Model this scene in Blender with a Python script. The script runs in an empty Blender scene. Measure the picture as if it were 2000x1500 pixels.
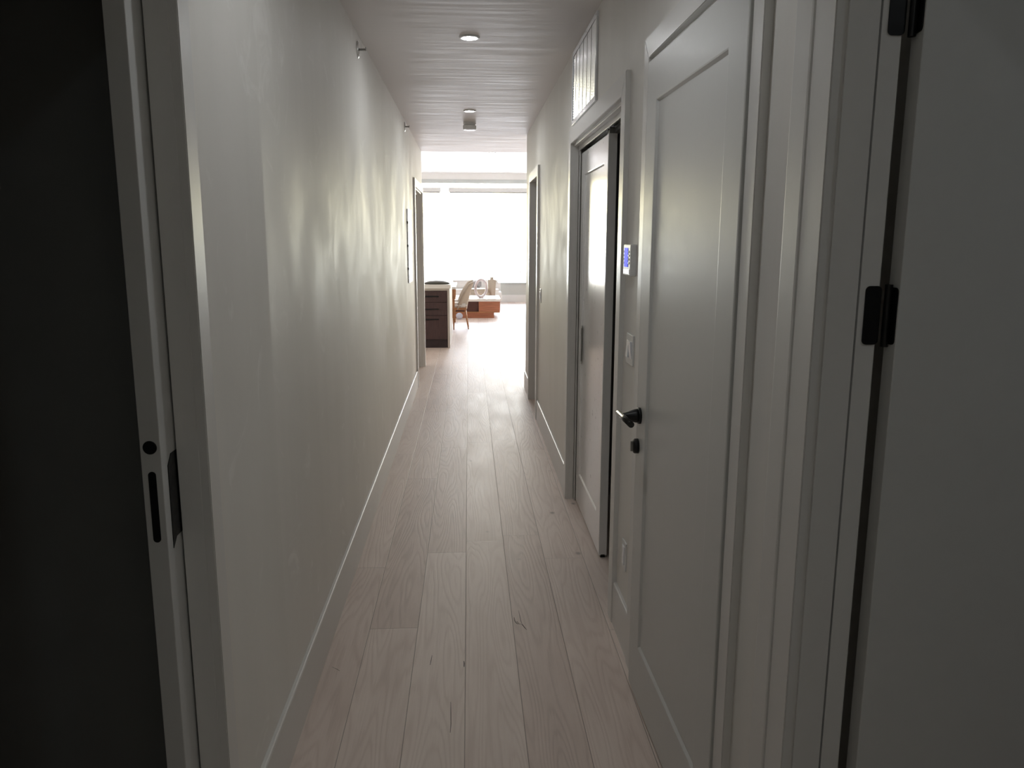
import bpy, bmesh, math, random
from mathutils import Matrix, Vector
C = bpy.context.scene
COL = C.collection
R_ = math.radians
random.seed(7)

# ---------------------------------------------------------------- camera, world, light, exposure
cam_d = bpy.data.cameras.new('camera'); cam = bpy.data.objects.new('camera', cam_d); COL.objects.link(cam)
M = ((0.99851985, 0.00684315, -0.05395623), (-0.05430174, 0.18143169, -0.98190318), (0.00307006, 0.98337974, 0.18153474))
mw = Matrix(M).to_4x4(); mw.translation = Vector((0, 0, 1.65)); cam.matrix_world = mw
cam_d.sensor_width = 36; cam_d.lens = 36 * 1537 / 2000; cam_d.clip_start = .02; cam_d.clip_end = 300
C.camera = cam

EXPOSURE = 0.45
WORLD = 18.5
LAMP = 9
C.view_settings.view_transform = 'Standard'; C.view_settings.look = 'None'
C.view_settings.gamma = 1; C.view_settings.use_curve_mapping = False; C.view_settings.exposure = EXPOSURE
C.cycles.max_bounces = 12; C.cycles.diffuse_bounces = 8; C.cycles.glossy_bounces = 6; C.cycles.transparent_max_bounces = 8
C.cycles.sample_clamp_indirect = 12

w = bpy.data.worlds.new('sky'); C.world = w; w.use_nodes = True
nt = w.node_tree; nt.nodes.clear()
out = nt.nodes.new('ShaderNodeOutputWorld'); bg = nt.nodes.new('ShaderNodeBackground')
tc = nt.nodes.new('ShaderNodeTexCoord'); sp = nt.nodes.new('ShaderNodeSeparateXYZ'); rp = nt.nodes.new('ShaderNodeValToRGB')
mr = nt.nodes.new('ShaderNodeMapRange'); mr.inputs[1].default_value = -.35; mr.inputs[2].default_value = .35
nz = nt.nodes.new('ShaderNodeTexNoise'); nz.inputs['Scale'].default_value = 9
ad = nt.nodes.new('ShaderNodeMath'); ad.operation = 'MULTIPLY_ADD'; ad.inputs[1].default_value = .12
nt.links.new(tc.outputs['Generated'], sp.inputs[0]); nt.links.new(tc.outputs['Generated'], nz.inputs['Vector'])
nt.links.new(sp.outputs['Z'], mr.inputs[0]); nt.links.new(nz.outputs[0], ad.inputs[0]); nt.links.new(mr.outputs[0], ad.inputs[2])
nt.links.new(ad.outputs[0], rp.inputs[0]); nt.links.new(rp.outputs[0], bg.inputs[0]); nt.links.new(bg.outputs[0], out.inputs[0])
el = rp.color_ramp.elements
el[0].position = .0; el[0].color = (.42, .42, .46, 1)
el[1].position = 1; el[1].color = (.80, .92, 1.1, 1)
for p, c in ((.40, (.52, .49, .54, 1)), (.50, (.62, .64, .70, 1)), (.565, (.82, .79, .66, 1)), (.62, (.94, .81, .50, 1)), (.70, (.93, .85, .66, 1)), (.78, (.92, .91, .98, 1))):
    e = el.new(p); e.color = c
bg.inputs[1].default_value = WORLD

YW = 20.9            # plane of the big window
WX0, WX1, WZ0, WZ1 = -3.6, 4.6, .51, 3.05
pl = bpy.data.lights.new('window_portal', 'AREA'); pl.shape = 'RECTANGLE'; pl.size = WX1 - WX0; pl.size_y = WZ1 - WZ0
pl.cycles.is_portal = True
plo = bpy.data.objects.new('window_portal', pl); COL.objects.link(plo)
plo.location = ((WX0 + WX1) / 2, YW + .16, (WZ0 + WZ1) / 2); plo.rotation_euler = (R_(-90), 0, 0)

# ---------------------------------------------------------------- materials
def mat(name, col, rough=.5, scale=20, bump=.0, metal=0, var=.03, stretch=(1, 1, 1), spec=.5, rvar=0, coat=0):
    m = bpy.data.materials.new(name); m.use_nodes = True; n = m.node_tree; b = n.nodes['Principled BSDF']
    t = n.nodes.new('ShaderNodeTexCoord'); mp = n.nodes.new('ShaderNodeMapping'); mp.inputs['Scale'].default_value = stretch
    nn = n.nodes.new('ShaderNodeTexNoise'); nn.inputs['Scale'].default_value = scale; nn.inputs['Detail'].default_value = 5
    n.links.new(t.outputs['Object'], mp.inputs[0]); n.links.new(mp.outputs[0], nn.inputs['Vector'])
    r = n.nodes.new('ShaderNodeValToRGB')
    r.color_ramp.elements[0].position = .3; r.color_ramp.elements[1].position = .7
    r.color_ramp.elements[0].color = tuple(c * (1 - var) for c in col) + (1,)
    r.color_ramp.elements[1].color = tuple(min(1, c * (1 + var)) for c in col) + (1,)
    n.links.new(nn.outputs[0], r.inputs[0]); n.links.new(r.outputs[0], b.inputs['Base Color'])
    b.inputs['Roughness'].default_value = rough; b.inputs['Metallic'].default_value = metal
    b.inputs['Specular IOR Level'].default_value = spec
    if coat: b.inputs['Coat Weight'].default_value = coat; b.inputs['Coat Roughness'].default_value = .15
    if rvar:
        mm = n.nodes.new('ShaderNodeMapRange'); mm.inputs[1].default_value = .3; mm.inputs[2].default_value = .7
        mm.inputs[3].default_value = rough - rvar; mm.inputs[4].default_value = rough + rvar
        n.links.new(nn.outputs[0], mm.inputs[0]); n.links.new(mm.outputs[0], b.inputs['Roughness'])
    if bump:
        bp = n.nodes.new('ShaderNodeBump'); bp.inputs['Strength'].default_value = bump; bp.inputs['Distance'].default_value = .002
        n.links.new(nn.outputs[0], bp.inputs['Height']); n.links.new(bp.outputs[0], b.inputs['Normal'])
    return m

PAINT = (.76, .745, .715)
def wall_mat(name, patch=False):
    m = mat(name, PAINT, .42, 6, 0, var=.02, stretch=(1, 1, .12), spec=.26)
    n = m.node_tree; b = n.nodes['Principled BSDF']; L = n.links
    t = n.nodes.new('ShaderNodeTexCoord')
    # roller marks: tall narrow undulations, plus fine stipple
    mp = n.nodes.new('ShaderNodeMapping'); mp.inputs['Scale'].default_value = (1, 6, .22)
    a = n.nodes.new('ShaderNodeTexNoise'); a.inputs['Scale'].default_value = 1.6; a.inputs['Detail'].default_value = 4; a.inputs['Roughness'].default_value = .55
    L.new(t.outputs['Object'], mp.inputs[0]); L.new(mp.outputs[0], a.inputs['Vector'])
    s = n.nodes.new('ShaderNodeTexNoise'); s.inputs['Scale'].default_value = 260
    L.new(t.outputs['Object'], s.inputs['Vector'])
    b1 = n.nodes.new('ShaderNodeBump'); b1.inputs['Strength'].default_value = .35; b1.inputs['Distance'].default_value = .003
    b2 = n.nodes.new('ShaderNodeBump'); b2.inputs['Strength'].default_value = .08; b2.inputs['Distance'].default_value = .001
    L.new(a.outputs[0], b1.inputs['Height']); L.new(s.outputs[0], b2.inputs['Height']); L.new(b1.outputs[0], b2.inputs['Normal'])
    L.new(b2.outputs[0], b.inputs['Normal'])
    # burnished spots and scuffs change the sheen
    c = n.nodes.new('ShaderNodeTexNoise'); c.inputs['Scale'].default_value = 2.3; c.inputs['Detail'].default_value = 3; c.inputs['Distortion'].default_value = .6
    L.new(t.outputs['Object'], c.inputs['Vector'])
    r = n.nodes.new('ShaderNodeMapRange'); r.inputs[1].default_value = .35; r.inputs[2].default_value = .68
    r.inputs[3].default_value = .62; r.inputs[4].default_value = .50
    L.new(c.outputs[0], r.inputs[0]); last = r.outputs[0]
    if patch:   # rougher sheen imitates the light changing where the wall kinks slightly
        sx = n.nodes.new('ShaderNodeSeparateXYZ'); L.new(t.outputs['Object'], sx.inputs[0])
        gt = n.nodes.new('ShaderNodeMath'); gt.operation = 'LESS_THAN'; gt.inputs[1].default_value = 2.38; L.new(sx.outputs['Y'], gt.inputs[0])
        q = n.nodes.new('ShaderNodeMath'); q.operation = 'MULTIPLY_ADD'; q.inputs[1].default_value = .3
        L.new(gt.outputs[0], q.inputs[0]); L.new(last, q.inputs[2]); last = q.outputs[0]
    L.new(last, b.inputs['Roughness'])
    if patch:   # pale dried filler smudges left on the paint
        v = n.nodes.new('ShaderNodeTexNoise'); v.inputs['Scale'].default_value = 3.1; v.inputs['Detail'].default_value = 7; v.inputs['Distortion'].default_value = 2.2; v.inputs['Roughness'].default_value = .6
        L.new(t.outputs['Object'], v.inputs['Vector'])
        k = n.nodes.new('ShaderNodeMapRange'); k.inputs[1].default_value = .60; k.inputs[2].default_value = .72; k.inputs[4].default_value = .55; L.new(v.outputs[0], k.inputs[0])
        x = n.nodes.new('ShaderNodeMix'); x.data_type = 'RGBA'; L.new(k.outputs[0], x.inputs[0])
        src = b.inputs['Base Color'].links[0].from_socket; L.new(src, x.inputs[6]); x.inputs[7].default_value = (.90, .89, .87, 1)
        L.new(x.outputs[2], b.inputs['Base Color'])
    return m
M_wallL = wall_mat('wall_paint_left', True); M_wall = wall_mat('wall_paint')
M_ceil = mat('ceiling_paint', (.73, .70, .68), .54, 4, .5, var=.012, stretch=(.35, 5, 1), rvar=.08)
M_trim = mat('trim_satin_paint', (.68, .675, .66), .34, 40, .05, var=.01, rvar=.04)
M_door = mat('door_satin_paint', (.60, .605, .595), .36, 30, .06, var=.01, rvar=.05, spec=.42)
M_dim = mat('unlit_room_dark', (.15, .155, .15), .8, 8, .1, var=.04)  # the left room's lack of light is put into this dark colour
M_slide = mat('sliding_door_lacquer', (.78, .78, .78), .30, 30, .03, var=.01, rvar=.03, coat=1)
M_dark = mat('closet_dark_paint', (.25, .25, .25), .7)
M_black = mat('black_metal', (.006, .006, .007), .38, 60, .1, metal=.3, rvar=.06)
M_blackg = mat('black_brushed_bar', (.03, .03, .028), .25, 80, .1, metal=.8, rvar=.08, stretch=(1, .1, 1))
M_plast = mat('white_plastic', (.75, .76, .76), .35, 50, .03, rvar=.03)
M_grille = mat('white_enamel', (.80, .83, .88), .30, 50, .02, rvar=.03, spec=.8, coat=.8)
M_chrome = mat('brushed_chrome', (.55, .55, .55), .25, 60, .05, metal=1)
M_steel = mat('grey_steel', (.35, .35, .34), .3, 60, .05, metal=1)
M_brown = mat('dark_oak_veneer', (.058, .030, .030), .45, 14, .2, var=.35, stretch=(6, 6, .5))
M_brownd = mat('dark_plinth', (.028, .016, .018), .5, 14, .1, var=.3)
M_stone = mat('white_quartz', (.80, .79, .76), .25, 8, 0, var=.03)
M_greige = mat('greige_lacquer', (.50, .46, .42), .4, 8, 0, var=.02)
M_oak = mat('honey_oak', (.42, .20, .09), .45, 5, .2, var=.3, stretch=(1, 1, 14))
M_walnut = mat('red_brown_walnut', (.40, .155, .085), .42, 4, .2, var=.22, stretch=(1.2, 1, 22))
M_walnutd = mat('walnut_shadow_panel', (.105, .042, .034), .5, 6, .1, var=.2, stretch=(1.2, 1, 12))  # same walnut with the recess shade put into its colour
M_fabric = mat('beige_boucle', (.50, .43, .35), .9, 120, .5, var=.1)
M_white_f = mat('white_upholstery', (.80, .78, .76), .9, 90, .4, var=.03)
M_grey_f = mat('grey_cushion', (.40, .38, .38), .9, 90, .4, var=.08)
M_ringm = mat('blush_ceramic', (.58, .50, .50), .4, 9, .1, var=.12)
M_pearl = mat('pearl_glaze', (.55, .58, .70), .2, 9, 0, var=.05)
M_knee = mat('knee_wall_paint', (.50, .51, .48), .5, 6, .1, var=.02)
M_head = mat('header_paint', (.93, .93, .92), .5, 6, .05, var=.01)
M_wframe = mat('window_frame_grey', (.62, .65, .64), .4, 6, 0, var=.02)
M_sill = mat('sill_grey', (.34, .36, .35), .4, 6, 0, var=.02)
M_olive = mat('olive_glaze', (.06, .06, .045), .4, 12, .05, var=.1)
M_crack = mat('crack_dark', (.05, .04, .035), .8, 60, 0, var=.3)

def glass():
    m = bpy.data.materials.new('window_glass'); m.use_nodes = True; n = m.node_tree; n.nodes.clear()
    o = n.nodes.new('ShaderNodeOutputMaterial'); t = n.nodes.new('ShaderNodeBsdfTransparent'); g = n.nodes.new('ShaderNodeBsdfGlossy')
    f = n.nodes.new('ShaderNodeFresnel'); x = n.nodes.new('ShaderNodeMixShader'); nn = n.nodes.new('ShaderNodeTexNoise')
    nn.inputs['Scale'].default_value = 3; mr_ = n.nodes.new('ShaderNodeMapRange'); mr_.inputs[3].default_value = .01; mr_.inputs[4].default_value = .04
    n.links.new(nn.outputs[0], mr_.inputs[0]); n.links.new(mr_.outputs[0], g.inputs['Roughness'])
    f.inputs[0].default_value = 1.45; t.inputs[0].default_value = (.96, .98, .97, 1)
    n.links.new(f.outputs[0], x.inputs[0]); n.links.new(t.outputs[0], x.inputs[1]); n.links.new(g.outputs[0], x.inputs[2]); n.links.new(x.outputs[0], o.inputs[0])
    return m
M_glass = glass()

def emit(name, col, s):
    m = bpy.data.materials.new(name); m.use_nodes = True; n = m.node_tree; b = n.nodes['Principled BSDF']
    nn = n.nodes.new('ShaderNodeTexNoise'); nn.inputs['Scale'].default_value = 30
    r = n.nodes.new('ShaderNodeMapRange'); r.inputs[3].default_value = s * .9; r.inputs[4].default_value = s * 1.1
    n.links.new(nn.outputs[0], r.inputs[0]); n.links.new(r.outputs[0], b.inputs['Emission Strength'])
    b.inputs['Base Color'].default_value = (.8, .8, .8, 1); b.inputs['Emission Color'].default_value = col + (1,)
    return m
M_lens = emit('lamp_lens', (.97, .99, 1), LAMP * 20)
M_lens_dim = emit('lamp_lens_dimmed', (.90, .97, 1), LAMP * 11)
M_lcd = emit('blue_lcd', (.02, .04, .75), .75); M_lcd.node_tree.nodes['Principled BSDF'].inputs['Base Color'].default_value = (.03, .05, .35, 1)

PW, X0 = .2055, -.024
def floor_mat():
    m = bpy.data.materials.new('pale_oak_planks'); m.use_nodes = True; n = m.node_tree; L = n.links; b = n.nodes['Principled BSDF']
    def nd(t): return n.nodes.new('ShaderNode' + t)
    def ma(op, a, b_=None, c=None):
        q = nd('Math'); q.operation = op
        for i, v in enumerate((a, b_, c)):
            if v is None: continue
            if isinstance(v, (int, float)): q.inputs[i].default_value = v
            else: L.new(v, q.inputs[i])
        return q.outputs[0]
    t = nd('TexCoord'); s = nd('SeparateXYZ'); L.new(t.outputs['Object'], s.inputs[0]); x, y = s.outputs[0], s.outputs[1]
    u = ma('DIVIDE', ma('SUBTRACT', x, X0), PW); row = ma('FLOOR', u); fu = ma('FRACT', u)
    off = nd('TexWhiteNoise'); off.noise_dimensions = '1D'; L.new(row, off.inputs['W'])
    v = ma('ADD', ma('DIVIDE', y, 2.15), ma('MULTIPLY', off.outputs['Value'], 7.0)); col = ma('FLOOR', v); fv = ma('FRACT', v)
    cb = nd('CombineXYZ'); L.new(row, cb.inputs[0]); L.new(col, cb.inputs[1])
    pid = nd('TexWhiteNoise'); pid.noise_dimensions = '3D'; L.new(cb.outputs[0], pid.inputs['Vector'])
    # seams
    du = ma('MULTIPLY', ma('MINIMUM', fu, ma('SUBTRACT', 1, fu)), PW)
    dv = ma('MULTIPLY', ma('MINIMUM', fv, ma('SUBTRACT', 1, fv)), 2.15)
    dm = ma('MINIMUM', du, dv)
    seam = nd('MapRange'); seam.inputs[1].default_value = .0004; seam.inputs[2].default_value = .0018; L.new(dm, seam.inputs[0])
    # grain coordinates, shifted per plank
    sh = nd('VectorMath'); sh.operation = 'MULTIPLY_ADD'; L.new(pid.outputs['Color'], sh.inputs[0]); sh.inputs[1].default_value = (9, 31, 5); L.new(t.outputs['Object'], sh.inputs[2])
    def mapn(sc): 
        q = nd('Mapping'); q.inputs['Scale'].default_value = sc; L.new(sh.outputs[0], q.inputs[0]); return q.outputs[0]
    fine = nd('TexNoise'); fine.inputs['Scale'].default_value = 1; fine.inputs['Detail'].default_value = 6; L.new(mapn((170, 7, 1)), fine.inputs['Vector'])
    # cathedral figure: contour lines of a stretched smooth noise
    big = nd('TexNoise'); big.inputs['Scale'].default_value = 1; big.inputs['Detail'].default_value = 1.5; big.inputs['Roughness'].default_value = .35; L.new(mapn((8.5, .75, 1)), big.inputs['Vector'])
    rings = ma('SINE', ma('ADD', ma('MULTIPLY', big.outputs[0], 110.0), ma('MULTIPLY', fine.outputs[0], 2.2)))
    rings = ma('MULTIPLY_ADD', rings, .5, .5)
    rings = ma('POWER', rings, 2.5)
    blot = nd('TexNoise'); blot.inputs['Scale'].default_value = 1; blot.inputs['Detail'].default_value = 4; L.new(mapn((9, 2.2, 1)), blot.inputs['Vector'])
    # knots
    vo = nd('TexVoronoi'); vo.inputs['Scale'].default_value = 1; L.new(mapn((2.6, 1.9, 0)), vo.inputs['Vector'])
    kn = nd('MapRange'); kn.inputs[1].default_value = .018; kn.inputs[2].default_value = .05; kn.inputs[3].default_value = .55; kn.inputs[4].default_value = 1; L.new(vo.outputs['Distance'], kn.inputs[0])
    cr = nd('ValToRGB'); e = cr.color_ramp.elements
    e[0].color = (.46, .37, .325, 1); e[1].color = (.80, .70, .635, 1); e[0].position = 0; e[1].position = 1
    k = e.new(.5); k.color = (.65, .54, .48, 1)
    val = ma('ADD', ma('MULTIPLY', pid.outputs['Value'], .45), ma('MULTIPLY', blot.outputs[0], .6))
    val = ma('ADD', val, ma('MULTIPLY', fine.outputs[0], .25)); val = ma('SUBTRACT', val, ma('MULTIPLY', rings, .17)); L.new(ma('ADD', val, .03), cr.inputs[0])
    mul = nd('VectorMath'); mul.operation = 'SCALE'; L.new(cr.outputs[0], mul.inputs[0])
    dark = ma('MULTIPLY', ma('MULTIPLY_ADD', seam.outputs[0], .5, .5), kn.outputs[0]); L.new(dark, mul.inputs['Scale'])
    L.new(mul.outputs[0], b.inputs['Base Color'])
    rr = nd('MapRange'); rr.inputs[3].default_value = .42; rr.inputs[4].default_value = .58; b.inputs['Specular IOR Level'].default_value = .42; L.new(blot.outputs[0], rr.inputs[0]); L.new(rr.outputs[0], b.inputs['Roughness'])
    h = ma('ADD', ma('ADD', ma('MULTIPLY', fine.outputs[0], .35), ma('MULTIPLY', rings, -.3)), ma('MULTIPLY', seam.outputs[0], 1.2))
    bp = nd('Bump'); bp.inputs['Strength'].default_value = .6; bp.inputs['Distance'].default_value = .0016; L.new(h, bp.inputs['Height']); L.new(bp.outputs[0], b.inputs['Normal'])
    return m
M_floor = floor_mat()

# ---------------------------------------------------------------- mesh helpers
def link(name, bm, m, parent=None, smooth=False, loc=None):
    me = bpy.data.meshes.new(name); bmesh.ops.recalc_face_normals(bm, faces=bm.faces[:]); bm.to_mesh(me); bm.free()
    for mm in (m if isinstance(m, (list, tuple)) else (m,)): me.materials.append(mm)
    if smooth:
        for p in me.polygons: p.use_smooth = True
    o = bpy.data.objects.new(name, me); COL.objects.link(o)
    if loc: o.location = loc
    if parent: o.parent = parent
    return o
def tag(o, label=None, cat=None, group=None, kind=None):
    if label: o['label'] = label
    if cat: o['category'] = cat
    if group: o['group'] = group
    if kind: o['kind'] = kind
    return o
def empty(name, loc, label, cat, group=None, kind=None, rz=0):
    o = bpy.data.objects.new(name, None); COL.objects.link(o); o.location = loc; o.rotation_euler.z = rz; o.empty_display_size = .1
    return tag(o, label, cat, group, kind)
def box(bm, x0, x1, y0, y1, z0, z1, bev=0, seg=2):
    x0, x1 = sorted((x0, x1)); y0, y1 = sorted((y0, y1)); z0, z1 = sorted((z0, z1))
    r = bmesh.ops.create_cube(bm, size=1, matrix=Matrix.Translation(((x0 + x1) / 2, (y0 + y1) / 2, (z0 + z1) / 2)) @ Matrix.Diagonal((x1 - x0, y1 - y0, z1 - z0, 1)))
    if bev:
        es = list({e for v in r['verts'] for e in v.link_edges})
        bmesh.ops.bevel(bm, geom=es, offset=bev, segments=seg, profile=.6, affect='EDGES')
    return bm
def B(*boxes, bev=0):
    bm = bmesh.new()
    for b in boxes: box(bm, *b[:6], bev=b[6] if len(b) > 6 else bev)
    return bm
def cyl(bm, p, q, r1, r2=None, n=24):
    p, q = Vector(p), Vector(q); d = q - p
    mt = Matrix.Translation((p + q) / 2) @ d.to_track_quat('Z', 'Y').to_matrix().to_4x4()
    bmesh.ops.create_cone(bm, cap_ends=True, segments=n, radius1=r1, radius2=r1 if r2 is None else r2, depth=d.length, matrix=mt)
    return bm
def lathe(bm, prof, axis='Z', origin=(0, 0, 0), n=32):
    """prof = list of (r, h)"""
    o = Vector(origin); rings = []
    for r, h in prof:
        ring = []
        for i in range(n):
            a = 2 * math.pi * i / n; c, s = r * math.cos(a), r * math.sin(a)
            v = {'Z': (c, s, h), 'X': (h, c, s), 'Y': (c, h, s)}[axis]
            ring.append(bm.verts.new(o + Vector(v)))
        rings.append(ring)
    for a, b in zip(rings, rings[1:]):
        for i in range(n): bm.faces.new((a[i], a[(i + 1) % n], b[(i + 1) % n], b[i]))
    bm.faces.new(rings[0]); bm.faces.new(rings[-1])
    return bm
def prism_y(bm, prof, y0, y1):
    """closed polygon prof of (x,z) extruded along Y"""
    a = [bm.verts.new((x, y0, z)) for x, z in prof]; b = [bm.verts.new((x, y1, z)) for x, z in prof]; n = len(prof)
    for i in range(n): bm.faces.new((a[i], a[(i + 1) % n], b[(i + 1) % n], b[i]))
    bm.faces.new(a); bm.faces.new(b[::-1]); return bm
def ring_slab(w, h, t, st, rt, rb, dep=.008, slope=.007):
    """shaker slab in local coords: x 0..w, y 0..t (front at y=0), z 0..h, recessed panel both sides"""
    bm = bmesh.new(); c = .0025
    def rect(l, r, b, tp, y): return [bm.verts.new(v) for v in ((l, y, b), (w - r, y, b), (w - r, y, h - tp), (l, y, h - tp))]
    def side(s):
        y = lambda d: d if s == 0 else t - d
        rs = [rect(0, 0, 0, 0, y(c)), rect(.001, .001, .001, .001, y(.0012)), rect(.005, .005, .005, .005, y(0)), rect(st - .004, st - .004, rb - .004, rt - .004, y(0)), rect(st, st, rb, rt, y(.0009)), rect(st + slope, st + slope, rb + slope, rt + slope, y(dep))]
        for a, b in zip(rs, rs[1:]):
            for i in range(4): bm.faces.new((a[i], a[(i + 1) % 4], b[(i + 1) % 4], b[i]))
        bm.faces.new(rs[-1]); return rs[0]
    a = side(0); b = side(1)
    for i in range(4): bm.faces.new((a[i], a[(i + 1) % 4], b[(i + 1) % 4], b[i]))
    return bm
S = 'structure'

L, R = -.592, .630
WT = .124
XL, XR = -4.2, 5.2         # living room side walls
H = 2.74; HL = 3.3

# ---------------------------------------------------------------- setting
tag(link('floor', B((XL - .2, XR + .2, -1.6, YW + .2, -.1, 0)), M_floor), 'pale oak plank floor running along the hallway', 'floor', kind=S)
bm = B((-3.2, XR + .1, -1.6, 10.46, H, H + .2)); tag(link('ceiling', bm, M_ceil), 'low flat hallway ceiling with recessed lights', 'ceiling', kind=S)
tag(link('ceiling', B((XL - .2, XR + .2, 10.46, YW + .2, HL, HL + .2), (XL - .2, XR + .2, 10.44, 10.56, H + .2, HL + .2), (XL - .2, -3.2, 10.44, 10.56, H, HL)), M_ceil), 'higher living room ceiling beyond the hallway', 'ceiling', kind=S)

# left wall (near pocket opening .80-1.708, far doorway 8.84-10.22)
LB = L - WT
bm = B((LB, L, -1.5, .80, 0, H), (LB, L, .80, 1.708, 2.20, H), (LB, L, 8.84, 10.22, 2.21, H), (LB, L, 10.22, 10.40, 0, H))
# solid from the pocket onward; the pocket slot is left open inside
box(bm, L - .048, L, 1.708, 2.75, 0, H); box(bm, LB, L - .10, 1.708, 2.75, 0, H); box(bm, L - .10, L - .048, 1.708, 2.75, 2.16, H)
box(bm, LB, L, 2.75, 8.84, 0, H)
tag(link('wall_left', bm, M_wallL), 'long left hallway wall with vertical roller streaks and scuffs', 'wall', kind=S)
RB = R + .118
bm = B((R, RB, -1.5, .40, 0, H), (R, RB, .40, 1.385, 2.21, H), (R, .684, 1.385, 1.745, 0, H), (.690, .724, 1.385, 1.745, 0, H), (.683, .691, 1.44, 1.745, 0, H), (R, RB, 1.745, 2.795, 2.235, H), (R, RB, 2.795, 3.24, 0, H),
       (R, RB, 3.24, 4.85, 2.215, H), (R, RB, 4.85, 7.17, 0, H), (R, RB, 7.17, 8.055, 2.215, H), (R, RB, 8.055, 8.71, 0, H))
tag(link('wall_right', bm, M_wall), 'right hallway wall with doors, vent and wall controls', 'wall', kind=S)
# back of the hallway and the dark rooms either side
tag(link('wall_back', B((-3.2, 3.2, -1.6, -1.5, 0, H)), M_wall), 'wall behind the viewer closing the hallway', 'wall', kind=S)
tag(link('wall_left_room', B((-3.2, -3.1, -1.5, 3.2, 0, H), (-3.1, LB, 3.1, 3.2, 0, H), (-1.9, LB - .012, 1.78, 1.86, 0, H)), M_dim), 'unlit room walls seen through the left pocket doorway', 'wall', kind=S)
tag(link('wall_right_room', B((3.1, 3.2, -1.5, 3.0, 0, H), (RB, 3.1, 2.9, 3.0, 0, H), (RB, 1.6, 1.50, 1.58, 0, H)), M_wall), 'room walls behind the open door on the right', 'wall', kind=S)
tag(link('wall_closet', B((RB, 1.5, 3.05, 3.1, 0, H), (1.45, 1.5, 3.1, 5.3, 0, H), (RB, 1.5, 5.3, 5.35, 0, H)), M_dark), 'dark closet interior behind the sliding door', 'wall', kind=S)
tag(link('wall_far_rooms', B((RB, 3.2, 6.9, 7.0, 0, H), (3.1, 3.2, 7.0, 8.6, 0, H), (RB, XR, 8.61, 8.71, 0, H), (-3.2, LB, 8.6, 8.7, 0, H), (-3.2, -3.1, 8.7, 10.3, 0, H), (XL, LB, 10.30, 10.40, 0, H)), M_wall), 'walls of the side rooms off the far end of the hallway', 'wall', kind=S)
tag(link('wall_living_side', B((XL - .1, XL, 10.3, YW, 0, HL), (XR, XR + .1, 8.61, YW, 0, HL)), M_wall), 'side walls of the bright living room', 'wall', kind=S)
# window wall
tag(link('wall_window', B((XL, WX0, YW, YW + .15, 0, HL), (WX1, XR, YW, YW + .15, 0, HL), (WX0, WX1, YW, YW + .15, 0, WZ0 - .02)), M_knee), 'grey knee wall and header around the living room window', 'wall', kind=S)
tag(link('wall_header', B((WX0, WX1, YW - .001, YW + .15, 3.147, HL)), M_head), 'white wall strip above the living room window', 'wall', kind=S)
wn = empty('window_1', (0, YW, WZ0), 'wide blown-out living room window at the end of the hallway', 'window', kind=S)
def ch(o, par): o.parent = par; o.matrix_parent_inverse = Matrix.Translation(par.location).inverted() if par.rotation_euler.z == 0 else par.matrix_basis.inverted(); return o
ch(link('window_frame', B((WX0, WX1, YW - .01, YW + .1, 3.05, 3.147, .004), (WX0, WX0 + .05, YW, YW + .1, WZ0, WZ1), (WX1 - .05, WX1, YW, YW + .1, WZ0, WZ1), (-2.0, -1.93, YW, YW + .1, WZ0, WZ1), (3.0, 3.07, YW, YW + .1, WZ0, WZ1)), M_wframe), wn)
ch(link('window_sill', B((WX0, WX1, YW - .03, YW + .14, WZ0 - .02, WZ0, .003)), M_sill), wn)
for i, (a, b) in enumerate(((WX0 + .05, -2.0), (-1.93, 3.0), (3.07, WX1 - .05))):
    ch(link('pane', B((a, b, YW + .05, YW + .056, WZ0, WZ1)), M_glass), wn)
for (x, z) in ((1.365, .80), (-.19, .93)):
    bm = B((x - .012, x + .012, YW + .02, YW + .048, z - .05, z + .05, .004)); cyl(bm, (x, YW + .03, z + .02), (x + .05, YW + .01, z + .06), .008)
    ch(link('window_handle', bm, M_chrome), wn)
for a, b, lb in ((-3.5, -.70, 'white roller shade cassette at window top, left of the gap'), (-.50, 4.4, 'long white roller shade cassette at window top, right of the gap')):
    sh = empty('roller_shade', ((a + b) / 2, YW - .06, 2.81), lb, 'shade', 'roller shade cassettes')
    ch(link('cassette', B((a, b, YW - .10, YW - .012, 2.83, 2.935, .008)), M_plast), sh)
    ch(link('hem_bar', B((a + .02, b - .02, YW - .065, YW - .045, 2.805, 2.83, .004)), M_steel), sh)

def baseb(name, segs, x, sgn, label):
    bm = bmesh.new(); t = .015; h = .19
    for y0, y1 in segs:
        prism_y(bm, [(x, .0), (x + sgn * t, .0), (x + sgn * t, h - .008), (x + sgn * (t - .002), h - .002), (x + sgn * (t - .006), h), (x, h)], y0, y1)
    tag(link(name, bm, M_trim), label, 'baseboard', kind=S)
baseb('baseboard_left', [(1.772, 8.755)], L, 1, 'tall white baseboard along the left hallway wall')
baseb('baseboard_right', [(2.845, 3.168), (4.925, 7.08), (8.135, 8.71)], R, -1, 'tall white baseboard pieces between doors on the right wall')
tag(link('baseboard_window', B((XL, XR, YW - .015, YW, 0, .187, .003)), M_trim), 'white baseboard under the living room window', 'baseboard', kind=S)

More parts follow.
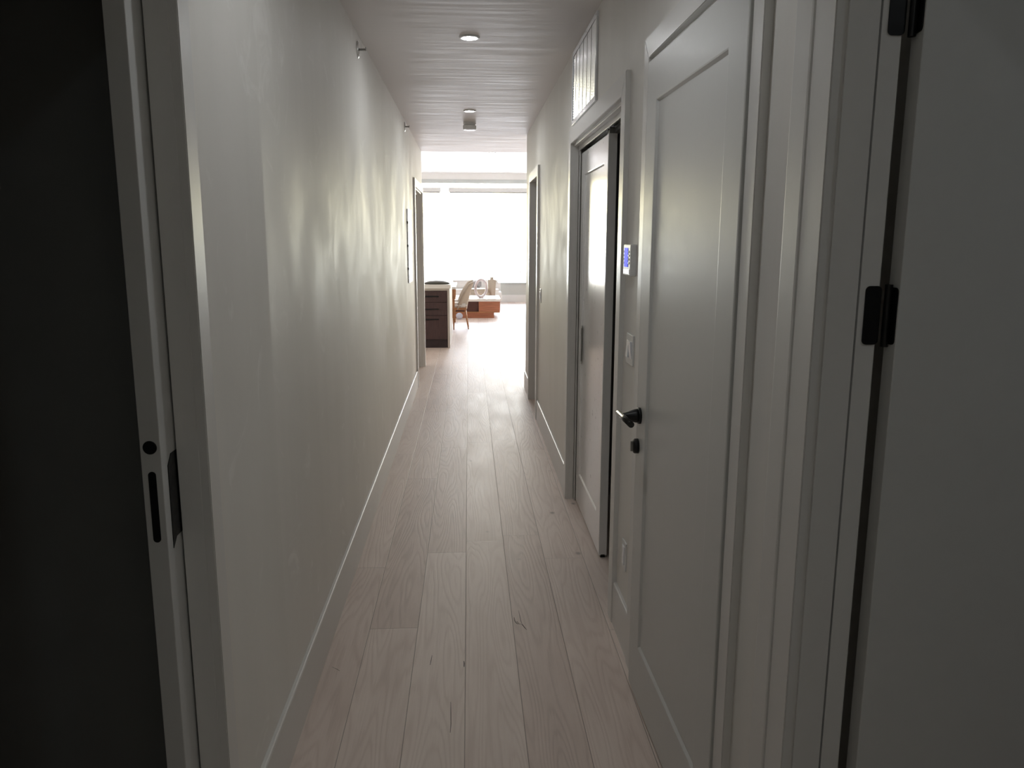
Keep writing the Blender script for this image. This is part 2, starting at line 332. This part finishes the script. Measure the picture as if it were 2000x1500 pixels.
def casing(name, label, x, s, y0, y1, zt, wd=.085, th=.02, legs=(1, 1), widths=None, top=None):
    """casing around opening y0..y1 up to zt on wall plane x, projecting s*th; mitred corners"""
    wa, wb = widths or (wd, wd); top = top or wd
    bm = bmesh.new(); e = .003
    def piece(pts):  # pts: 4 (y,z) corners
        f0 = [bm.verts.new((x, y, z)) for y, z in pts]; f1 = [bm.verts.new((x + s * th, y, z)) for y, z in pts]
        for i in range(4): bm.faces.new((f0[i], f0[(i + 1) % 4], f1[(i + 1) % 4], f1[i]))
        bm.faces.new(f0); bm.faces.new(f1)
        bmesh.ops.bevel(bm, geom=[ed for ed in bm.edges if ed.verts[0] in f1 and ed.verts[1] in f1], offset=.002, segments=2, affect='EDGES')
    g = .0006
    piece([(y0 - wa, zt + top), (y1 + wb, zt + top), (y1 + g, zt), (y0 - g, zt)]) if all(legs) else piece([(y0 - (wa if legs[0] else 0), zt + top), (y1 + (wb if legs[1] else 0), zt + top), (y1, zt), (y0, zt)])
    if legs[0]: piece([(y0 - wa, 0), (y0, 0), (y0, zt - g), (y0 - wa, zt + top - g)])
    if legs[1]: piece([(y1, 0), (y1 + wb, 0), (y1 + wb, zt + top - g), (y1, zt - g)])
    return tag(link(name, bm, M_trim), label, 'door casing', kind=S)

casing('trim_1', 'white casing beside the near left pocket doorway', L, 1, .80, 1.70, 2.20, .068)
casing('trim_2', 'white casing around the far left doorway', L, 1, 8.84, 10.22, 2.21, .085)
casing('trim_3', 'casing around the right-hand doorway with the open hinged door', R, -1, .40, 1.362, 2.20, .082)
tag(link('trim_4', B((R - .023, R, 1.446, 1.525, 0, 2.30, .006)), M_trim), 'outer flat trim strip between the two near right doors', 'trim', kind=S)
casing('trim_5', 'mitred casing around the grey shaker door', R, -1, 1.764, 2.776, 2.25, .066, top=.072)
casing('trim_6', 'white casing around the sliding closet door opening', R, -1, 3.254, 4.835, 2.205, .086)
casing('trim_7', 'white casing around the far right doorway', R, -1, 7.185, 8.04, 2.20, .088)
# jambs
tag(link('trim_8', B((L - .048, L - .0, 1.7, 1.716, 0, 2.2, .0015), (LB, L - .10, 1.7, 1.716, 0, 2.2, .0015), (L - .04, L - .0, .80, .812, 0, 2.2), (LB, L, .80, 1.70, 2.185, 2.2)), M_trim), 'split jamb of the near left pocket doorway', 'door jamb', kind=S)
tag(link('trim_9', B((LB, L, 8.84, 8.856, 0, 2.21), (LB, L, 10.204, 10.22, 0, 2.21), (LB, L, 8.856, 10.204, 2.194, 2.21), (L - .085, L - .045, 8.856, 8.868, 0, 2.19), (L - .085, L - .045, 8.868, 10.192, 2.18, 2.194), (L - .085, L - .045, 10.192, 10.204, 0, 2.19)), M_trim), 'painted jamb of the far left doorway', 'door jamb', kind=S)
tag(link('trim_10', B((R, .6835, 1.356, 1.385, 0, 2.2, .001), (.6885, .724, 1.359, 1.385, 0, 2.2, .001), (R, .738, .40, .415, 0, 2.2), (R, .738, .415, 1.356, 2.19, 2.21)), M_trim), 'hinge jamb and stop of the near right doorway', 'door jamb', kind=S)
tag(link('trim_11', B((R, RB, 1.745, 1.76, 0, 2.235), (R, RB, 2.78, 2.795, 0, 2.235), (R, RB, 1.76, 2.78, 2.222, 2.235), (R + .028, R + .04, 1.76, 2.78, 0, 2.222)), M_trim), 'jamb behind the grey shaker door', 'door jamb', kind=S)
tag(link('trim_12', B((R, RB, 3.24, 3.256, 0, 2.215), (R, R + .030, 4.832, 4.85, 0, 2.215), (R + .034, R + .040, 4.80, 4.85, 0, 2.2), (R + .088, RB, 4.832, 4.85, 0, 2.215), (R, R + .028, 3.256, 4.832, 2.19, 2.215, .002), (R + .028, R + .036, 3.256, 4.832, 2.165, 2.215, .002), (R + .09, RB, 3.256, 4.832, 2.165, 2.215)), M_trim), 'stepped jamb of the sliding closet door opening', 'door jamb', kind=S)
tag(link('trim_13', B((R, RB, 7.17, 7.186, 0, 2.215), (R, RB, 8.04, 8.055, 0, 2.215), (R, RB, 7.186, 8.04, 2.2, 2.215), (R + .05, R + .09, 8.028, 8.04, 0, 2.2), (R + .05, R + .09, 7.198, 8.028, 2.188, 2.2)), M_trim), 'painted jamb of the far right doorway', 'door jamb', kind=S)

# ---------------------------------------------------------------- doors
# shaker door with lever, slightly ajar, hinged at its near side
import mathutils
hx, hy = .604, 1.770
fx, fy = .590, 2.690
wdr = math.hypot(fx - hx, fy - hy); ang = math.atan2(fy - hy, fx - hx)
d1 = empty('door_1', (hx, hy, .012), 'closed grey shaker door with black lever and deadbolt', 'door', kind=S)
d1.rotation_euler.z = ang
# local: x along width (towards far), front face must look to -X world => local +Y
slab = ring_slab(wdr, 2.205, .044, .128, .135, .205)
for v in slab.verts: v.co.y = -v.co.y
o = link('panel', slab, M_door, d1)
# lever set in local coords
lx, lz = wdr - .052, 1.035
rs = lathe(bmesh.new(), [(.0285, 0), (.0285, .007), (.027, .009), (.024, .010)], 'Y', (lx, 0, lz), 32); link('rose', rs, M_black, d1, True)
hd = empty('door_handle', (0, 0, 0), None, None); hd.parent = d1
lv = link('lever', lathe(bmesh.new(), [(.0245, .010), (.0235, .018), (.020, .030), (.0155, .042), (.0125, .052), (.011, .062)], 'Y', (lx, 0, lz), 24), M_black, d1, True)
bpy.data.objects.remove(hd)
bm = cyl(bmesh.new(), (lx + .05, .066, lz), (lx - .155, .066, lz + .006), .0105, n=24); bar = link('bar', bm, M_blackg, lv, False)
for p in bar.data.polygons: p.use_smooth = len(p.vertices) == 4
db = link('deadbolt', lathe(bmesh.new(), [(.0265, 0), (.0265, .012), (.024, .016), (.010, .017)], 'Y', (wdr - .033, 0, lz - .113), 32), M_black, d1, True)
link('thumbturn', B((wdr - .038, wdr - .028, .015, .027, lz - .131, lz - .095, .002)), M_steel, db)

# near right hinged door, open into the right-hand room, with black butt hinges
d2 = empty('door_2', (.745, 1.33, .012), 'flat grey door standing open at the right edge of the view', 'door', kind=S)
link('panel', B((0, .86, 0, .038, 0, 2.18, .002)), M_door, d2)
def rleaf(bm, y, x0, x1, z0, z1, r=.008, th=.002, axis='Y'):
    """rounded plate; plane XZ at y, thickness th toward -y"""
    pts = []
    for cx, cz, a0 in ((x1 - r, z1 - r, 0), (x0 + r, z1 - r, 90), (x0 + r, z0 + r, 180), (x1 - r, z0 + r, 270)):
        for k in range(6): a = R_(a0 + k * 18); pts.append((cx + r * math.cos(a), cz + r * math.sin(a)))
    if axis == 'Y': f0 = [bm.verts.new((x, y, z)) for x, z in pts]; f1 = [bm.verts.new((x, y - th, z)) for x, z in pts]
    else: f0 = [bm.verts.new((y, x, z)) for x, z in pts]; f1 = [bm.verts.new((y - th, x, z)) for x, z in pts]
    n = len(pts)
    for i in range(n): bm.faces.new((f0[i], f0[(i + 1) % n], f1[(i + 1) % n], f1[i]))
    bm.faces.new(f0); bm.faces.new(f1); return bm
for z in (1.466, 1.985, .22):
    zl = z - .012
    hg = link('hinge', rleaf(bmesh.new(), .0285, -.0465, -.0175, zl, zl + .104), M_black, d2)
    link('knuckle', cyl(bmesh.new(), (-.008, .022, zl - .003), (-.008, .022, zl + .107), .0065), M_black, hg)
    link('door_leaf', rleaf(bmesh.new(), .0, .003, .033, zl + .002, zl + .102, axis='X'), M_black, hg)

# near left pocket door, leading edge just out of its pocket
xe0, xe1 = L - .094, L - .052
d3 = empty('door_3', ((xe0 + xe1) / 2, 1.625, .012), 'grey pocket door whose edge shows at the left with black pulls', 'door', kind=S)
link('panel', B((-.021, .021, 0, .92, 0, 2.13, .002)), M_door, d3)
bm = bmesh.new(); lathe(bm, [(.0145, 0), (.0145, -.0012), (.0135, -.0018)], 'Y', (.0, 0, 1.208), 28); link('privacy_button', bm, M_black, d3)
link('edge_pull', rleaf(bmesh.new(), 0, -.008, .008, 1.0, 1.156, r=.0078, th=.0015), M_black, d3)
# flush cup on the face, cut by the jamb
bm = bmesh.new(); z0, z1 = .975, 1.172
pts = [(.030, z0 + .0), (.110, z0 + .0), (.110, z1), (.058, z1), (.030, z1 - .022)]
pts = [(.028, z0), (.05, z0 + .02), (.11, z0 + .02), (.11, z1 + .01), (.05, z1 + .01), (.03, z1 - .012)]
f0 = [bm.verts.new((.021, y, z)) for y, z in pts]; f1 = [bm.verts.new((.0225, y, z)) for y, z in pts]
for i in range(len(pts)): bm.faces.new((f0[i], f0[(i + 1) % len(pts)], f1[(i + 1) % len(pts)], f1[i]))
bm.faces.new(f0); bm.faces.new(f1); link('flush_pull', bm, M_black, d3)

# sliding closet door on the right wall
SX = R + .042
d4 = empty('door_4', (SX, 3.88, .012), 'grey sliding closet door half covering its opening on the right wall', 'door', kind=S)
slab = ring_slab(.905, 2.135, .044, .115, .13, .20)
for v in slab.verts: v.co = Vector((v.co.y, v.co.x, v.co.z))
link('panel', slab, M_slide, d4)
fp = link('flush_pull', rleaf(bmesh.new(), .0, .745, .785, .90, 1.13, r=.004, axis='X', th=.002), M_steel, d4)
link('cup', rleaf(bmesh.new(), -.002, .752, .776, .915, 1.115, r=.008, axis='X', th=.001), M_black, fp)
link('floor_guide', B((.010, .034, .0, .03, -.012, .006, .001)), M_black, d4)
bm = B((.008, .036, .02, .09, 2.137, 2.155, .001)); cyl(bm, (.01, .03, 2.158), (.034, .03, 2.158), .010); cyl(bm, (.01, .08, 2.158), (.034, .08, 2.158), .010); link('hanger', bm, M_steel, d4)
tk = tag(link('sliding_track', B((SX + .002, SX + .04, 3.257, 4.82, 2.185, 2.20, .001), (SX + .002, SX + .006, 3.257, 4.82, 2.175, 2.19), (SX + .036, SX + .040, 3.257, 4.82, 2.175, 2.19)), M_steel), 'steel hanging track at the top of the closet door opening', 'track')

# ---------------------------------------------------------------- wall fittings
vent = empty('return_air_vent', (R, 4.43, 2.31), 'large white louvred return air grille high on the right wall', 'vent')
y0, y1, z0, z1 = 3.985, 4.875, 2.312, 2.722
ch(link('frame', B((R - .012, R, y0, y1, z0, z0 + .025, .002), (R - .012, R, y0, y1, z1 - .025, z1, .002), (R - .012, R, y0, y0 + .025, z0 + .025, z1 - .025, .002), (R - .012, R, y1 - .025, y1, z0 + .025, z1 - .025, .002)), M_grille), vent)
bm = bmesh.new(); nb = 25
for i in range(nb):
    z = z0 + .028 + (z1 - z0 - .056) * (i + .5) / nb
    a = -R_(25); hw = .0068
    p = [(R - .0055 - hw * math.sin(a), z - hw * math.cos(a)), (R - .0055 - hw * math.sin(a) + .001, z - hw * math.cos(a)), (R - .0055 + hw * math.sin(a) + .001, z + hw * math.cos(a)), (R - .0055 + hw * math.sin(a), z + hw * math.cos(a))]
    prism_y(bm, p, y0 + .025, y1 - .025)
ch(link('louvers', bm, M_grille), vent)
bm = bmesh.new()
for i in range(1, 6):
    y = y0 + .025 + (y1 - y0 - .05) * i / 6; box(bm, R - .0115, R - .0095, y - .003, y + .003, z0 + .025, z1 - .025)
ch(link('dividers', bm, M_steel), vent)
ch(link('backing', B((R - .002, R - .0005, y0 + .02, y1 - .02, z0 + .02, z1 - .02)), M_dark), vent)
for y in (y0 + .02, (y0 + y1) / 2 - .1, y1 - .03): ch(link('screw', cyl(bmesh.new(), (R - .012, y, z1 - .012), (R - .0135, y, z1 - .012), .004, n=12), M_steel), vent)

kp = empty('alarm_keypad', (R, 3.03, 1.51), 'white alarm keypad with blue screen on the right wall above the light switch', 'keypad')
ch(link('housing', B((.606, R, 2.962, 3.095, 1.512, 1.63, .004)), M_plast), kp)
ch(link('screen', B((.6045, .6065, 3.008, 3.072, 1.545, 1.617)), M_lcd), kp)
for i in range(4):
    for yy in (3.08, 2.992):
        ch(link('button', B((.6040, .6065, yy - .006, yy + .006, 1.598 - i * .014, 1.606 - i * .014, .001)), M_black if i % 2 == 0 or yy > 3 else M_steel), kp)
ch(link('key_row', B((.6045, .6065, 2.975, 3.085, 1.518, 1.536, .001)), M_grille), kp)
sw = empty('light_switch', (R, 3.02, 1.17), 'two-gang rocker light switch on the right wall below the keypad', 'switch')
ch(link('plate', B((R - .006, R, 2.955, 3.075, 1.168, 1.286, .002)), M_plast), sw)
for yy in (2.99, 3.04):
    o = link('rocker', B((-.004, .004, -.017, .017, -.033, .033, .001)), M_grille, loc=(R - .007, yy, 1.227)); o.rotation_euler.y = R_(5 if yy > 3 else -5)
    ch(o, sw); o.matrix_parent_inverse = Matrix.Translation(sw.location).inverted()
ol = empty('wall_outlet', (R, 3.01, .32), 'white power outlet low on the right wall above the baseboard', 'outlet')
ch(link('plate', B((R - .006, R, 2.972, 3.046, .322, .440, .002)), M_plast), ol)
ch(link('receptacle', B((R - .009, R - .005, 2.992, 3.026, .342, .420, .002)), M_grille), ol)
s2 = empty('light_switch', (R, 6.92, 1.1), 'small white light switch near the far right doorway', 'switch')
ch(link('plate', B((R - .006, R, 6.86, 6.935, 1.10, 1.22, .002)), M_plast), s2)
ch(link('rocker', B((R - .010, R - .005, 6.88, 6.915, 1.125, 1.195, .001)), M_grille), s2)

for i, (yy, lb) in enumerate(((4.55, 'chrome sidewall sprinkler high on the left wall, the nearer one'), (7.75, 'small sidewall sprinkler high on the left wall, the farther one'))):
    z = 2.652 if i == 0 else 2.682
    s = empty('fire_sprinkler', (L, yy, z), lb, 'sprinkler', 'sidewall sprinklers on the left wall')
    ch(link('escutcheon', lathe(bmesh.new(), [(.045, 0), (.045, .003), (.036, .008), (.018, .010)], 'X', (L, yy, z), 28), M_chrome, smooth=False), s)
    bm = cyl(bmesh.new(), (L + .008, yy, z), (L + .045, yy, z), .0065); box(bm, L + .043, L + .047, yy - .014, yy + .014, z + .006, z + .010); box(bm, L + .028, L + .045, yy - .012, yy - .008, z - .002, z + .002); box(bm, L + .028, L + .045, yy + .008, yy + .012, z - .002, z + .002)
    ch(link('deflector', bm, M_steel), s)

wp = empty('wall_board', (L, 8.03, 1.22), 'bright white framed board on the left wall before the far doorway', 'board')
ch(link('frame', B((L, L + .012, 7.78, 7.80, 1.22, 1.93), (L, L + .012, 8.26, 8.28, 1.22, 1.93), (L, L + .012, 7.80, 8.26, 1.22, 1.24), (L, L + .012, 7.80, 8.26, 1.91, 1.93)), M_plast), wp)
ch(link('face', B((L + .002, L + .010, 7.80, 8.26, 1.24, 1.91)), M_grille), wp)
for z in (1.36, 1.58, 1.80): ch(link('clip', B((L + .002, L + .014, 7.766, 7.780, z - .012, z + .012, .002)), M_black), wp)

def downlight(x, y, zc, lb, r=.057, dim=False):
    d = empty('recessed_downlight', (x, y, zc), lb, 'ceiling light', 'round recessed ceiling lights')
    link('trim_ring', lathe(bmesh.new(), [(r, 0), (r, -.003), (r - .004, -.007), (r * .78, -.009), (r * .68, -.003), (r * .68, 0)], 'Z'), M_plast, d, True)
    link('lens', lathe(bmesh.new(), [(r * .66, -.0015), (r * .6, -.006), (r * .3, -.009), (.004, -.0095)], 'Z'), M_lens_dim if dim else M_lens, d, True)
    return d
downlight(.013, 4.605, H, 'round recessed ceiling light nearest the viewer')
downlight(.018, 7.14, H, 'round recessed ceiling light just before the smoke detector', .055)
downlight(.013, 2.07, H, 'added unseen recessed ceiling light almost overhead, filling the near hallway')  # out of view, continues the row's spacing, added as fill light
downlight(.013, -.45, H, 'added unseen recessed ceiling light behind the viewer, filling the near end', dim=True)  # unseen, next in the row; added to fill the camera-facing jambs
downlight(1.5, .35, H, 'added unseen recessed ceiling light brightening the open door and its jamb', dim=True)  # added out of view to lift the open door and hinge jamb
downlight(.47, 15.9, HL, 'round ceiling light in the living room half hidden by the soffit', .08)
downlight(.75, 17.6, HL, 'small round ceiling light farthest away over the living room', .06)
sd = empty('smoke_detector', (.018, 7.85, H), 'white cylindrical smoke detector on the hallway ceiling', 'smoke detector')
link('base', lathe(bmesh.new(), [(.060, 0), (.060, -.020), (.055, -.024)], 'Z'), M_plast, sd, False)
link('body', lathe(bmesh.new(), [(.052, -.024), (.064, -.030), (.064, -.060), (.058, -.069), (.02, -.072)], 'Z'), M_plast, sd, False)

# floor cracks: dark splits in the oak
fl = bpy.data.objects['floor']
def crack(pts, wd):
    bm = bmesh.new(); n = len(pts); top, bot = [], []
    for i, (x, y) in enumerate(pts):
        k = wd * (.25 + .75 * math.sin(math.pi * (i + .4) / n)); top.append(bm.verts.new((x - k, y, .0006))); bot.append(bm.verts.new((x + k, y, .0006)))
    for i in range(n - 1): bm.faces.new((top[i], bot[i], bot[i + 1], top[i + 1]))
    link('crack', bm, M_crack, fl)
crack([(.190, 3.235), (.192, 3.20), (.199, 3.178), (.204, 3.172), (.212, 3.168)], .002)
crack([(.200, 3.20), (.206, 3.178), (.214, 3.172), (.222, 3.168), (.232, 3.135), (.238, 3.12)], .0022)
crack([(.214, 3.30), (.2165, 3.24), (.218, 3.20), (.222, 3.165)], .0011)
crack([(-.158, 2.93), (-.160, 2.89), (-.162, 2.855)], .0012)
crack([(-.030, 2.88), (-.0285, 2.86), (-.029, 2.835)], .0018)
crack([(-.076, 2.60), (-.074, 2.54), (-.072, 2.47), (-.0735, 2.42)], .0012)
crack([(-.545, 2.86), (-.525, 2.845), (-.51, 2.83)], .0016)

# ---------------------------------------------------------------- kitchen island and living room
isl = empty('kitchen_island', (-.9, 12, 0), 'dark brown kitchen island with drawers and pale end panel', 'kitchen island')
ix0 = -1.7
ch(link('cabinet', B((ix0, -.327, 12.02, 13.88, .13, .905)), M_brown), isl)
ch(link('plinth', B((ix0, -.327, 12.035, 13.86, 0, .13)), M_brownd), isl)
ch(link('end_panel', B((-.326, -.292, 12.0, 13.9, 0, .905, .002)), M_greige), isl)
ch(link('worktop', B((ix0 - .03, -.275, 11.98, 13.93, .906, .966, .004)), M_stone), isl)
ch(link('top_rail', B((ix0, -.327, 12.0, 12.02, .875, .905)), M_greige), isl)
for (za, zb, zh) in ((.70, .868, .787), (.50, .694, .594), (.137, .494, .438)):
    for (xa, xb) in ((-.905, -.332), (-1.49, -.911)):
        dr = ch(link('drawer', B((xa, xb, 12.0, 12.02, za, zb, .0015)), M_brown), isl)
        hdl = link('handle', B((xa + .04, xb - .125, 11.985, 12.0, zh - .009, zh + .009, .003)), M_black)
        hdl.parent = dr

tag(link('serving_dish', lathe(bmesh.new(), [(.20, .0), (.205, .006), (.19, .022), (.13, .042), (.06, .052), (.004, .054)], 'Z', (-.49, 12.22, .966), 40), M_olive, smooth=True), 'low dark olive domed dish on the kitchen island worktop', 'dish')
tb = empty('dining_table', (-.9, 15.1, 0), 'dining table with white top and wooden legs beyond the kitchen island', 'dining table')
ch(link('tabletop', B((-1.55, -.235, 14.35, 15.85, .745, .79, .006)), M_stone), tb)
for x, y in ((-.28, 14.42), (-.28, 15.72), (-1.45, 14.42), (-1.45, 15.72)):
    bm = bmesh.new(); 
    mt = Matrix.Translation((x, y, .3725)) @ Matrix.Rotation(R_(45), 4, 'Z')
    bmesh.ops.create_cone(bm, cap_ends=True, segments=4, radius1=.016, radius2=.036, depth=.745, matrix=mt)
    bmesh.ops.bevel(bm, geom=bm.edges[:], offset=.004, segments=2, affect='EDGES')
    ch(link('leg', bm, M_oak), tb)

def chair_proto():
    t = empty('dining_chair', (0, 0, 0), 'x', 'chair', 'upholstered dining chairs around the table')
    # faces +X locally; backrest a curved shell leaning back at x<0
    bm = bmesh.new(); nu, nv = 14, 10; th = .035; g = [[], []]
    for s_ in (0, 1):
        for j in range(nv + 1):
            v = j / nv; row = []
            for i in range(nu + 1):
                u = -1 + 2 * i / nu; wv = .205 + .035 * math.sin(math.pi * min(1, v * 1.1)) - .05 * max(0, v - .7) / .3
                z = .36 + .50 * v * (1 - .07 * u * u * v); lean = -.20 - .13 * v ** 1.3; wrap = (1 - math.cos(u * 1.15)) * (.30 - .16 * v)
                rr = th * s_ * (.45 + .55 * math.sin(math.pi * (.12 + .8 * v)))
                row.append(bm.verts.new((lean + wrap + rr, u * wv * (1 - .1 * s_), z)))
            g[s_].append(row)
    for s_ in (0, 1):
        for j in range(nv):
            for i in range(nu): bm.faces.new((g[s_][j][i], g[s_][j][i + 1], g[s_][j + 1][i + 1], g[s_][j + 1][i]))
    for j in range(nv):
        for i in (0, nu): bm.faces.new((g[0][j][i], g[0][j + 1][i], g[1][j + 1][i], g[1][j][i]))
    for i in range(nu):
        for j in (0, nv): bm.faces.new((g[0][j][i], g[0][j][i + 1], g[1][j][i + 1], g[1][j][i]))
    o = link('backrest', bm, M_fabric, t, True)
    bm = B((-.20, .24, -.215, .215, .40, .475)); bmesh.ops.bevel(bm, geom=bm.edges[:], offset=.03, segments=4, affect='EDGES'); link('seat', bm, M_white_f, t, True)
    link('seat_frame', B((-.19, .22, -.20, .20, .355, .398, .006)), M_oak, t)
    for sx in (-1, 1):
        for sy in (-1, 1):
            bm = bmesh.new(); cyl(bm, (sx * .17 + .01, sy * .175, .375), (sx * (.235 if sx < 0 else .21) + .01, sy * .215, 0), .019, .010, 14)
            link('leg', bm, M_oak, t, True)
    return t
cp = chair_proto()
def dup(root):
    r = root.copy(); COL.objects.link(r)
    for c_ in root.children:
        d = c_.copy(); COL.objects.link(d); d.parent = r
    return r
spots = [(cp, (-.235, 14.74), 180, 'nearest beige dining chair, in profile at the right side of the table'),
         (None, (-.25, 15.40), 180, 'second beige dining chair, half hidden behind the nearest one')]
for ob, (x, y), rz, lb in spots:
    c_ = ob or dup(cp); c_.location = (x, y, 0); c_.rotation_euler.z = R_(rz); c_['label'] = lb

ct = empty('coffee_table', (.2, 17, 0), 'low walnut block coffee table with white stone top', 'coffee table')
ch(link('plinth', B((-.45, .53, 16.62, 17.5, 0, .112, .002)), M_walnut), ct)
ch(link('shelf', B((-.55, .655, 16.60, 17.6, .113, .132, .002)), M_oak), ct)
ch(link('body', B((.205, .655, 16.60, 17.6, .133, .349, .002)), M_walnut), ct)
ch(link('niche', B((-.55, .203, 16.66, 17.6, .133, .349)), M_walnutd), ct)
ch(link('top', B((-.56, .665, 16.58, 17.62, .35, .405, .004)), M_stone), ct)
rg = empty('ring_sculpture', (.26, 16.85, .405), 'pale blush ring sculpture standing on the coffee table', 'sculpture')
bm = bmesh.new(); nu, nv, Rr, rr = 48, 12, .180, .027; grid = []
for i in range(nu):
    a = 2 * math.pi * i / nu; ring = []
    for j in range(nv):
        b_ = 2 * math.pi * j / nv; q = Rr + rr * math.cos(b_); ring.append(bm.verts.new((q * math.cos(a), rr * math.sin(b_), Rr + rr + q * math.sin(a))))
    grid.append(ring)
for i in range(nu):
    for j in range(nv): bm.faces.new((grid[i][j], grid[(i + 1) % nu][j], grid[(i + 1) % nu][(j + 1) % nv], grid[i][(j + 1) % nv]))
o = link('ring', bm, M_ringm, rg, True); o.rotation_euler.z = R_(48)
link('foot', lathe(bmesh.new(), [(.06, 0), (.06, .008), (.03, .014)], 'Z'), M_ringm, rg)

lc = empty('lounge_chair', (.3, 18.4, 0), 'beige lounge chair in profile behind the coffee table', 'armchair')
def soft(x0, x1, y0, y1, z0, z1, r):
    bm = B((x0, x1, y0, y1, z0, z1)); bmesh.ops.bevel(bm, geom=bm.edges[:], offset=r, segments=5, affect='EDGES'); return bm
ch(link('seat', soft(-.05, .50, 18.1, 18.75, .32, .50, .05), M_fabric, smooth=True), lc)
ch(link('base', B((-.02, .55, 18.15, 18.7, .03, .32, .01)), M_oak), lc)
bm = soft(.45, .60, 18.1, 18.75, .30, .77, .06)
for v in bm.verts: v.co.x += (v.co.z - .3) * .06 if v.co.x > .52 else -(v.co.z - .3) * .02
ch(link('backrest', bm, M_fabric, smooth=True), lc)
for x in (0, .5):
    for y in (18.2, 18.65): ch(link('foot', cyl(bmesh.new(), (x, y, 0), (x, y, .04), .02), M_oak), lc)
so = empty('sofa', (.2, 19.6, 0), 'long white sofa under the living room window', 'sofa')
ch(link('seat', soft(-.55, .80, 19.2, 20.1, .08, .42, .07), M_white_f, smooth=True), so)
ch(link('backrest', soft(-.55, .80, 19.9, 20.25, .30, .62, .07), M_white_f, smooth=True), so)
ch(link('base', B((-.5, .75, 19.25, 20.2, 0, .08)), M_oak), so)
for x, lb in ((.08, 'small grey cushion on the white sofa, left one'), (.24, 'small grey cushion on the white sofa, right one')):
    bm = soft(x - .075, x + .075, 19.72, 19.84, .425, .64, .045); tag(link('cushion', bm, M_grey_f, smooth=True), lb, 'cushion', 'grey cushions on the sofa')
bm = bmesh.new(); bmesh.ops.create_uvsphere(bm, u_segments=28, v_segments=18, radius=.072)
for v in bm.verts: v.co.z = v.co.z * .95 + .0684
tag(link('round_pouf', bm, M_pearl, smooth=True, loc=(-.20, 16.38, 0)), 'small pearly ball-shaped pouf on the floor in front of the coffee table', 'pouf')
